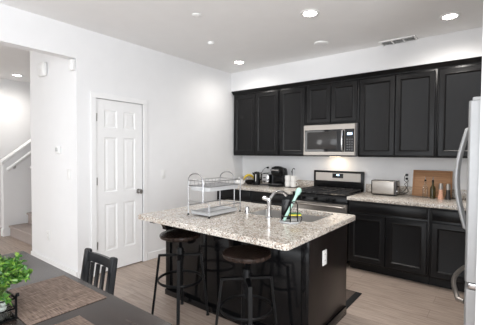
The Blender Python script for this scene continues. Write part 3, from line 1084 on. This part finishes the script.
# ------------------------------------------------------------------ things on the left counter
pt = thing('ceramic_pot', 'rounded white ceramic pot at the far left of the counter', 'pot', (0.30, -0.47, CT))
MB().lathe([(0, 0), (0.05, 0), (0.075, 0.02), (0.082, 0.05), (0.07, 0.082), (0.05, 0.092), (0, 0.094)]).build('body', 'ceramic', pt)
MB().lathe([(0, 0.094), (0.045, 0.094), (0.035, 0.106), (0.012, 0.110), (0.014, 0.124), (0, 0.128)]).build('lid', 'ceramic', pt)
MB().tube([(0.07, -0.01, 0.03), (0.105, -0.01, 0.05), (0.125, -0.012, 0.085)], [0.014, 0.011, 0.008]).build('spout', 'ceramic', pt)
bw = thing('fruit_bowl', 'black bowl holding bananas, between white pot and black kettle', 'bowl', (0.335, -0.235, CT))
MB().lathe([(0, 0), (0.045, 0), (0.05, 0.006), (0.085, 0.04), (0.098, 0.062), (0.093, 0.063), (0.08, 0.042), (0.045, 0.012), (0, 0.010)]).build('body', 'black', bw)
MB().lathe([(0.094, 0.0605), (0.1005, 0.063), (0.094, 0.066)]).build('rim', 'bmetal', bw)
bn = thing('banana_bunch', 'bunch of yellow bananas lying in the black bowl', 'bananas', (0.318, -0.235, CT + 0.058), 0.62)
for i in range(4):
    yy = 0.030 * (i - 1.5)
    pts = [(0.082 * math.cos(t), yy * (1 - .55 * max(0, math.cos(t))), 0.012 + 0.088 * math.sin(t) * (1 - .05 * i)) for t in [PI * k / 10 for k in range(11)]]
    MB().tube(pts, [0.006, 0.011, 0.015, 0.017, 0.018, 0.018, 0.018, 0.017, 0.015, 0.011, 0.006], 10).build('banana', 'yellow', bn)
MB().tube([(0.080, 0, 0.014), (0.090, 0, 0.026), (0.098, 0, 0.035)], [0.012, 0.010, 0.008], 8).build('stem', 'stem', bn)

ke = thing('electric_kettle', 'slim black electric kettle left of the chrome toaster', 'kettle', (0.492, -0.25, CT))
MB().lathe([(0, 0), (0.060, 0), (0.060, 0.02), (0.052, 0.024), (0, 0.024)]).build('power_base', 'black', ke)
MB().lathe([(0, 0.0245), (0.056, 0.0245), (0.058, 0.04), (0.050, 0.17), (0.046, 0.205), (0.040, 0.215), (0, 0.222)]).build('body', 'black', ke)
MB().tube([(0.02, 0.042, 0.19), (0.03, 0.08, 0.195), (0.035, 0.095, 0.15), (0.03, 0.088, 0.09), (0.02, 0.05, 0.06)], 0.009).build('handle', 'black', ke)
MB().tube([(-0.045, -0.01, 0.17), (-0.075, -0.015, 0.198)], [0.018, 0.010]).build('spout', 'black', ke)
MB().box((0.012, -0.058, 0.06), (0.023, -0.044, 0.18), 0.003).build('painted_highlight', 'white', ke)  # white strip standing in for the vertical highlight on the black body
kc = thing('power_cord', 'black cord looping from the kettle up to the wall plug', 'cord', (0.56, -0.006, 1.185))
MB().tube([(0, -0.02, 0), (-0.02, -0.05, 0.0), (-0.06, -0.07, -0.04), (-0.10, -0.07, -0.10), (-0.115, -0.07, -0.18), (-0.11, -0.09, -0.262), (-0.09, -0.13, -0.274)], 0.0035, 8).build('cable', 'black', kc)
MB().box((-0.016, -0.036, -0.014), (0.016, -0.003, 0.014), 0.005).build('plug', 'black', kc)
plate('wall_outlet', 'white outlet on the back wall above the black kettle', 'outlet', (0.56, 0, 1.185), 0)

tc_ = thing('chrome_toaster', 'rounded chrome toaster between the kettle and the coffee maker', 'toaster', (0.655, -0.16, CT))
MB().box((-0.080, -0.10, 0.012), (0.080, 0.10, 0.20), 0.04, 4).build('body', 'chrome', tc_)
MB().box((-0.08, -0.095, 0), (0.08, 0.095, 0.014), 0.004).build('base', 'grey', tc_)
for x in (-0.03, 0.03):
    MB().box((x - .012, -0.07, 0.198), (x + .012, 0.07, 0.2015), 0.001).build('slot', 'black', tc_)
MB().box((-0.018, -0.115, 0.12), (0.018, -0.099, 0.135), 0.003).build('lever', 'black', tc_)
MB().lathe([(0, 0), (0.014, 0), (0.012, 0.014), (0, 0.015)], mx=Matrix.Translation((0, -0.1, 0.06)) @ Matrix.Rotation(PI / 2, 4, 'X')).build('knob', 'black', tc_)

cm = thing('coffee_maker', 'black rounded single cup coffee maker with silver lid band', 'coffee maker', (0.888, -0.21, CT))
MB().prism([(-0.14, 0), (0.13, 0), (0.13, 0.03), (-0.13, 0.034), (-0.14, 0.026)], 'x', -0.10, 0.10, 0.006).build('base', 'black', cm)
MB().prism([(0.0, 0.03), (0.13, 0.03), (0.135, 0.22), (0.10, 0.29), (0.0, 0.30)], 'x', -0.100, 0.100, 0.02).build('tower', 'black', cm)
MB().lathe([(0.0, 0.165), (0.075, 0.165), (0.100, 0.19), (0.108, 0.225), (0.105, 0.265), (0.095, 0.30), (0.05, 0.318), (0, 0.322)], (0, -0.02, 0), 32).build('brew_head', 'black', cm)
MB().tube(arc((0, -0.02, 0.262), 0.109, PI * 1.12, PI * 1.72, 12, 'xy'), 0.0135, 10).build('lid_handle', 'chrome', cm)
MB().box((-0.085, -0.135, 0.0345), (0.085, -0.01, 0.042), 0.003).build('drip_grate', 'grey', cm)
MB().box((-0.130, 0.0, 0.02), (-0.102, 0.12, 0.25), 0.012, 3).build('water_tank', mat('smoked_tank', (0.05, 0.05, 0.055), 0.08, var=.05), cm)

ms = thing('mug_stand', 'black metal mug stand with a hooked top', 'mug stand', (1.135, -0.20, CT))
MB().lathe([(0, 0), (0.085, 0), (0.085, 0.006), (0.02, 0.010), (0, 0.010)]).build('base', 'bmetal', ms)
MB().tube([(0, 0.0, 0.008), (0, 0, 0.255), (0.004, 0, 0.275), (0.02, 0, 0.292), (0.036, 0, 0.290), (0.044, 0, 0.276)], 0.006).tube([(0.005, 0, .265), (-0.012, 0, .245), (-0.006, 0, 0.225)], 0.005).build('post', 'bmetal', ms)
mug_prof = [(0, 0.0), (0.034, 0.0), (0.041, 0.006), (0.043, 0.084), (0.040, 0.085), (0.037, 0.08), (0.036, 0.010), (0, 0.008)]
first = None
for (mxx, myy, mzz, rz, lab) in ((-0.046, -0.055, 0.0105, 2.7, 'white mug, bottom left of the mug stand stack'), (0.050, -0.055, 0.0105, 0.3, 'white mug, bottom right of the mug stand stack'),
                                 (-0.046, -0.055, 0.0965, 2.7, 'white mug, top left of the mug stand stack'), (0.050, -0.055, 0.0965, 0.3, 'white mug, top right of the mug stand stack')):
    loc = (1.135 + mxx, -0.20 + myy, CT + mzz)
    if first is None:
        first = thing('mug', lab, 'mug', loc, rz, 'white mugs on the mug stand')
        MB().lathe(mug_prof).build('cup', 'ceramic', first)
        MB().tube([(0.040, 0, 0.068), (0.060, 0, 0.070), (0.072, 0, 0.055), (0.070, 0, 0.032), (0.055, 0, 0.018), (0.040, 0, 0.020)], 0.0055).build('handle', 'ceramic', first)
    else:
        dup(first, loc, lab, rz)

# ------------------------------------------------------------------ things on the right counter
to = thing('steel_toaster', 'long brushed steel toaster with dark end panel, right of the range', 'toaster', (2.525, -0.235, CT))
MB().box((-0.142, -0.098, 0.014), (0.135, 0.098, 0.186), 0.014, 3).build('body', 'steel', to)
MB().box((0.1352, -0.096, 0.012), (0.150, 0.096, 0.187), 0.006).build('end_panel', 'grey', to)
MB().box((0.150, 0.0, 0.02), (0.157, 0.088, 0.178), 0.003).build('end_plate', 'steel', to)
MB().box((-0.148, -0.096, 0.012), (-0.1422, 0.096, 0.187), 0.003).build('end_cap', 'black', to)
MB().box((-0.135, -0.09, 0), (0.14, 0.09, 0.0145), 0.003).build('base', 'black', to)
for y in (-0.035, 0.035):
    MB().box((-0.115, y - .013, 0.184), (0.11, y + .013, 0.1875), 0.001).build('slot', 'black', to)
MB().box((0.150, -0.06, 0.11), (0.176, -0.025, 0.125), 0.004).build('lever', 'black', to)
MB().lathe([(0, 0), (0.014, 0), (0.012, 0.012), (0, 0.013)], mx=Matrix.Translation((0.150, -0.045, 0.06)) @ Matrix.Rotation(PI / 2, 4, 'Y')).build('knob', 'chrome', to)
plate('wall_outlet', 'white outlet on the back wall between toaster and cutting board', 'outlet', (2.735, 0, 1.125), 0)
pc = thing('power_cord', 'black tangled cord plugged in between toaster and cutting board', 'cord', (2.735, -0.006, 1.16))
MB().box((-0.015, -0.04, -0.014), (0.015, -0.003, 0.014), 0.005).build('plug', 'black', pc)
MB().box((-0.013, -0.035, -0.062), (0.013, -0.003, -0.036), 0.005).build('plug', 'black', pc)
MB().tube([(0, -0.03, 0), (-0.02, -0.05, -0.02), (-0.025, -0.045, -0.07), (0.01, -0.04, -0.10), (0.02, -0.045, -0.15), (-0.01, -0.05, -0.19), (-0.04, -0.06, -0.225), (-0.075, -0.07, -0.235)], 0.0035, 8) \
    .tube([(0, -0.03, -0.05), (0.025, -0.045, -0.075), (-0.02, -0.05, -0.12), (0.015, -0.05, -0.17), (0.03, -0.055, -0.21), (0.0, -0.06, -0.236), (-0.05, -0.065, -0.236)], 0.0035, 8).build('cable', 'black', pc)

cb = thing('cutting_board', 'wide bamboo cutting board leaning on the back wall', 'cutting board', (3.03, -0.105, CT))
cb.rotation_euler = (-0.20, 0, 0)
MB().box((-0.215, -0.009, 0.002), (0.215, 0.009, 0.33), 0.006).build('board', 'bamboo', cb)
gr_ = MB()
for a, b in (((-.195, .02), (-.195, .31)), ((.195, .02), (.195, .31)), ((-.195, .31), (.195, .31)), ((-.195, .02), (.195, .02))):
    gr_.box((a[0] - .003, -0.0096, a[1] - .003), (b[0] + .003, -0.0088, b[1] + .003))
gr_.build('juice_groove', mat('bamboo_groove', (0.25, 0.12, 0.05), 0.5, var=.1), cb)


def bottle(label, x, y, m, fill):
    t = thing('oil_bottle', label, 'bottle', (x, y, CT), 0, 'oil bottles before the cutting board')
    t.scale = (1, 1, 1.13)
    MB().lathe([(0, 0), (0.027, 0), (0.0305, 0.004), (0.0305, 0.10), (0.026, 0.118), (0.012, 0.14), (0.0105, 0.17), (0.013, 0.172), (0.013, 0.178), (0, 0.178)], seg=24).build('body', m, t)
    if fill:
        MB().lathe([(0, 0.003), (0.0285, 0.005), (0.0285, 0.085), (0, 0.085)], seg=24).build('oil', fill, t)
    MB().lathe([(0, 0.1785), (0.011, 0.1785), (0.012, 0.19), (0.006, 0.196), (0, 0.196)], seg=16).build('stopper', 'black', t)
    MB().tube([(0, 0, 0.195), (0.001, -0.002, 0.215), (0.004, -0.008, 0.228)], [0.0045, 0.004, 0.003], 8).build('pour_spout', 'chrome', t)
    return t


bottle('clear glass oil bottle with black stopper, leftmost before the cutting board', 2.985, -0.235, 'glass', None)
bottle('dark olive oil bottle with black stopper, second before the cutting board', 3.065, -0.235, 'oil', None)


def grinder(label, x, y, m):
    t = thing('grinder', label, 'grinder', (x, y, CT), 0, 'salt and pepper grinders')
    t.scale = (1, 1, 1.13)
    MB().lathe([(0, 0), (0.030, 0), (0.0305, 0.01), (0.0225, 0.06), (0.022, 0.10), (0, 0.10)], seg=24).build('jar', m, t)
    MB().lathe([(0, 0.1005), (0.024, 0.1005), (0.0245, 0.125), (0.021, 0.155), (0.016, 0.162), (0, 0.163)], seg=24).build('cap', 'steel', t)
    return t


grinder('pink salt grinder with steel cap, left of the pepper grinder', 3.148, -0.235, 'pinksalt')
grinder('black pepper grinder with steel cap, nearest the fridge', 3.222, -0.235, 'pepper')

# ------------------------------------------------------------------ dining table, chair, placemats, plant
TX0, TX1, TY0, TY1, TT = 1.10, 2.72, -4.74, -3.80, 0.75
dt = thing('dining_table', 'dark wood dining table in the lower left foreground', 'table', ((TX0 + TX1) / 2, (TY0 + TY1) / 2, 0))
tw, td = (TX1 - TX0) / 2, (TY1 - TY0) / 2
MB().box((-tw, -td, TT - .032), (tw, td, TT), 0.004).build('tabletop', 'table', dt)
MB().box((-tw + .07, td - .09, TT - .12), (tw - .07, td - .07, TT - .0325)).box((-tw + .07, -td + .07, TT - .12), (tw - .07, -td + .09, TT - .0325)).box((-tw + .07, -td + .09, TT - .12), (-tw + .09, td - .09, TT - .0325)).box((tw - .09, -td + .09, TT - .12), (tw - .07, td - .09, TT - .0325)).build('apron', 'table', dt)
for sx in (-1, 1):
    for sy in (-1, 1):
        MB().box((sx * (tw - .105) - .035, sy * (td - .105) - .035, 0), (sx * (tw - .105) + .035, sy * (td - .105) + .035, TT - .0325), 0.004).build('leg', 'table', dt)


def placemat(label, x0, x1, y0, y1):
    o = MB().box((x0 - (x0 + x1) / 2, y0 - (y0 + y1) / 2, 0), (x1 - (x0 + x1) / 2, y1 - (y0 + y1) / 2, 0.004), 0.0015).build('placemat', 'weave', loc=((x0 + x1) / 2, (y0 + y1) / 2, TT))
    return tag(o, label, 'placemat', 'woven placemats on the dining table')


placemat('brown woven placemat lying before the slat back chair', 1.795, 2.24, -4.155, -3.835)
placemat('brown woven placemat at the bottom edge, mostly cut off', 2.315, 2.64, -4.48, -3.995)

chx, chy, crz = 1.785, -3.86, 0.0
dc = thing('dining_chair', 'charcoal slat back dining chair pushed in at the table', 'chair', (chx, chy, 0), crz)
hw = 0.146


def post(x):
    m = MB()
    prof = [(0.175, 0.0), (0.215, 0.0), (0.205, 0.44), (0.256, 0.812), (0.252, 0.822), (0.230, 0.825), (0.222, 0.817), (0.165, 0.44)]
    m.prism(prof, 'x', x - .019, x + .019, 0.004)
    return m.build('back_post', 'chair', dc)


post(-hw)
post(hw)


def slab(y0, z0, y1, z1, x0, x1, th, bow=0.0, rise=0.0):
    t = bmesh.new()
    n = 10
    rows_ = []
    d = Vector((0, z1 - z0, -(y1 - y0))).normalized()
    for i in range(n + 1):
        s = i / n
        b = 4 * s * (1 - s)
        x = x0 + (x1 - x0) * s
        rows_.append([t.verts.new((x, y0 + b * bow, z0)), t.verts.new((x, y1 + b * bow, z1 + b * rise)), t.verts.new((x, y1 + b * bow + d.y * th, z1 + b * rise + d.z * th)), t.verts.new((x, y0 + b * bow + d.y * th, z0 + d.z * th))])
    for A, B in zip(rows_[:-1], rows_[1:]):
        for j in range(4):
            t.faces.new((A[j], A[(j + 1) % 4], B[(j + 1) % 4], B[j]))
    t.faces.new(rows_[0])
    t.faces.new(rows_[-1])
    m = MB()
    m.add(t)
    return m


slab(0.218, 0.757, 0.226, 0.806, -hw + .018, hw - .018, .022, 0.008, 0.001).build('top_rail', 'chair', dc)
slab(0.180, 0.50, 0.186, 0.54, -hw + .02, hw - .02, .022, 0.008).build('lower_rail', 'chair', dc)
for i in range(3):
    x = -hw + .02 + (2 * hw - .04) * (i + 1) / 4
    slab(0.187, 0.538, 0.219, 0.758, x - .012, x + .012, .014, 0.0).build('slat', 'chair', dc)
    # slats follow the bow of the rails
    dc.children[-1].location = (0, 0.006, 0)
MB().box((-0.20, -0.22, 0.44), (0.20, 0.20, 0.465), 0.008).build('seat', 'chair', dc)
for x in (-.175, .175):
    MB().box((x - .02, -0.205, 0), (x + .02, -0.165, 0.439), 0.003).build('leg', 'chair', dc)
MB().box((-.155, -.20, .38), (.155, -.18, .439)).box((-.155, .175, .38), (.155, .19, .439)).box((-.19, -.165, .38), (-.175, .17, .439)).box((.175, -.165, .38), (.19, .17, .439)).build('seat_frame', 'chair', dc)

# wire tray planter
px, py = 1.975, -4.25
wb = thing('plant_basket', 'black wire basket of glass and pebbles under the green plant', 'basket', (px, py, TT))
wb2 = MB()
LX, LY = 0.17, 0.085
for z in (0.008, 0.048, 0.088):
    r_ = 0.006 if z < .02 else 0.0045
    wb2.tube([(-LX, -LY, z), (LX, -LY, z), (LX, LY, z), (-LX, LY, z)], r_, 8, closed=True)
for sx in (-1, 1):
    for y in (-LY, LY):
        wb2.tube([(sx * LX, y, 0.008), (sx * LX, y, 0.088), (sx * (LX + .010), y, 0.108), (sx * (LX + .022), y, 0.112), (sx * (LX + .026), y, 0.102)], 0.0045, 8)
wb2.build('wire_frame', 'bmetal', wb)
MB().box((-LX + .004, -LY + .004, 0.002), (LX - .004, LY - .004, 0.008), 0.001).build('base_plate', 'bmetal', wb)
vs = thing('glass_planter', 'clear glass box of white pebbles inside the wire basket', 'planter', (px, py, TT + .0085))
gb = bmesh.new()
rgs = []
for off, z in ((0.0, 0.0), (0.0, 0.095), (0.005, 0.095), (0.005, 0.006)):
    rgs.append([gb.verts.new((x, y, z)) for x, y in rr(-LX + .009 + off, LX - .009 - off, -LY + .009 + off, LY - .009 - off, .01, 3)])
for A, B in zip(rgs[:-1], rgs[1:]):
    for j in range(len(A)):
        gb.faces.new((A[j], A[(j + 1) % len(A)], B[(j + 1) % len(A)], B[j]))
gb.faces.new(rgs[-1])
gb.faces.new(list(reversed(rgs[0])))
gm = MB()
gm.add(gb)
gm.build('glass_box', 'glass', vs)
pm = MB()
for i in range(520):
    r = random.uniform(.009, .014)
    t = bmesh.new()
    bmesh.ops.create_icosphere(t, subdivisions=1, radius=r)
    pm.add(t, Matrix.Translation((random.uniform(-LX + .027, LX - .027), random.uniform(-LY + .027, LY - .027), random.uniform(.020, .09))) @ Matrix.Diagonal((1, 1, .75, 1)))
pm.build('pebbles', 'pebble', vs, kind='stuff')

pl = thing('potted_plant', 'bushy bright green leafy plant at the left edge of the table', 'plant', (px + .06, py + .015, TT + .10))
stm = MB()
lf = MB()
lt = bmesh.new()
for i in range(72):
    a = random.uniform(0, 2 * PI)
    rr_ = random.uniform(.0, 1.0) ** .6
    top = Vector((0.22 * rr_ * math.cos(a), 0.17 * rr_ * math.sin(a), random.uniform(.00, .19) * (1 - .35 * rr_ ** 2) + .03 - .05 * rr_ ** 3))
    b0 = Vector((top.x * .35, top.y * .3, -0.01))
    mid = b0.lerp(top, .5) + Vector((0, 0, .03))
    stm.tube([b0, mid, top], [0.0025, 0.002, 0.0012], 5)
    for kx in range(34):
        s = random.uniform(.25, 1.05)
        p = b0.lerp(mid, s * 2) if s < .5 else mid.lerp(top, (s - .5) * 2)
        d = Vector((random.gauss(0, 1), random.gauss(0, 1), random.gauss(.25, .8))).normalized()
        sd = d.cross(Vector((random.gauss(0, 1), random.gauss(0, 1), random.gauss(0, 1)))).normalized()
        nn = d.cross(sd)
        L = random.uniform(.016, .026)
        wd = L * .30
        P = [p, p + d * L * .3 + sd * wd + nn * .002, p + d * L * .7 + sd * wd * .8, p + d * L - nn * .003, p + d * L * .7 - sd * wd * .8, p + d * L * .3 - sd * wd + nn * .002]
        vv = [lt.verts.new(q) for q in P]
        cvv = lt.verts.new(p + d * L * .5 - nn * .003)
        for j in range(6):
            lt.faces.new((vv[j], vv[(j + 1) % 6], cvv))
lf.add(lt)
stm.build('stems', 'stem', pl)
lf.build('foliage', 'leaf', pl, kind='stuff')
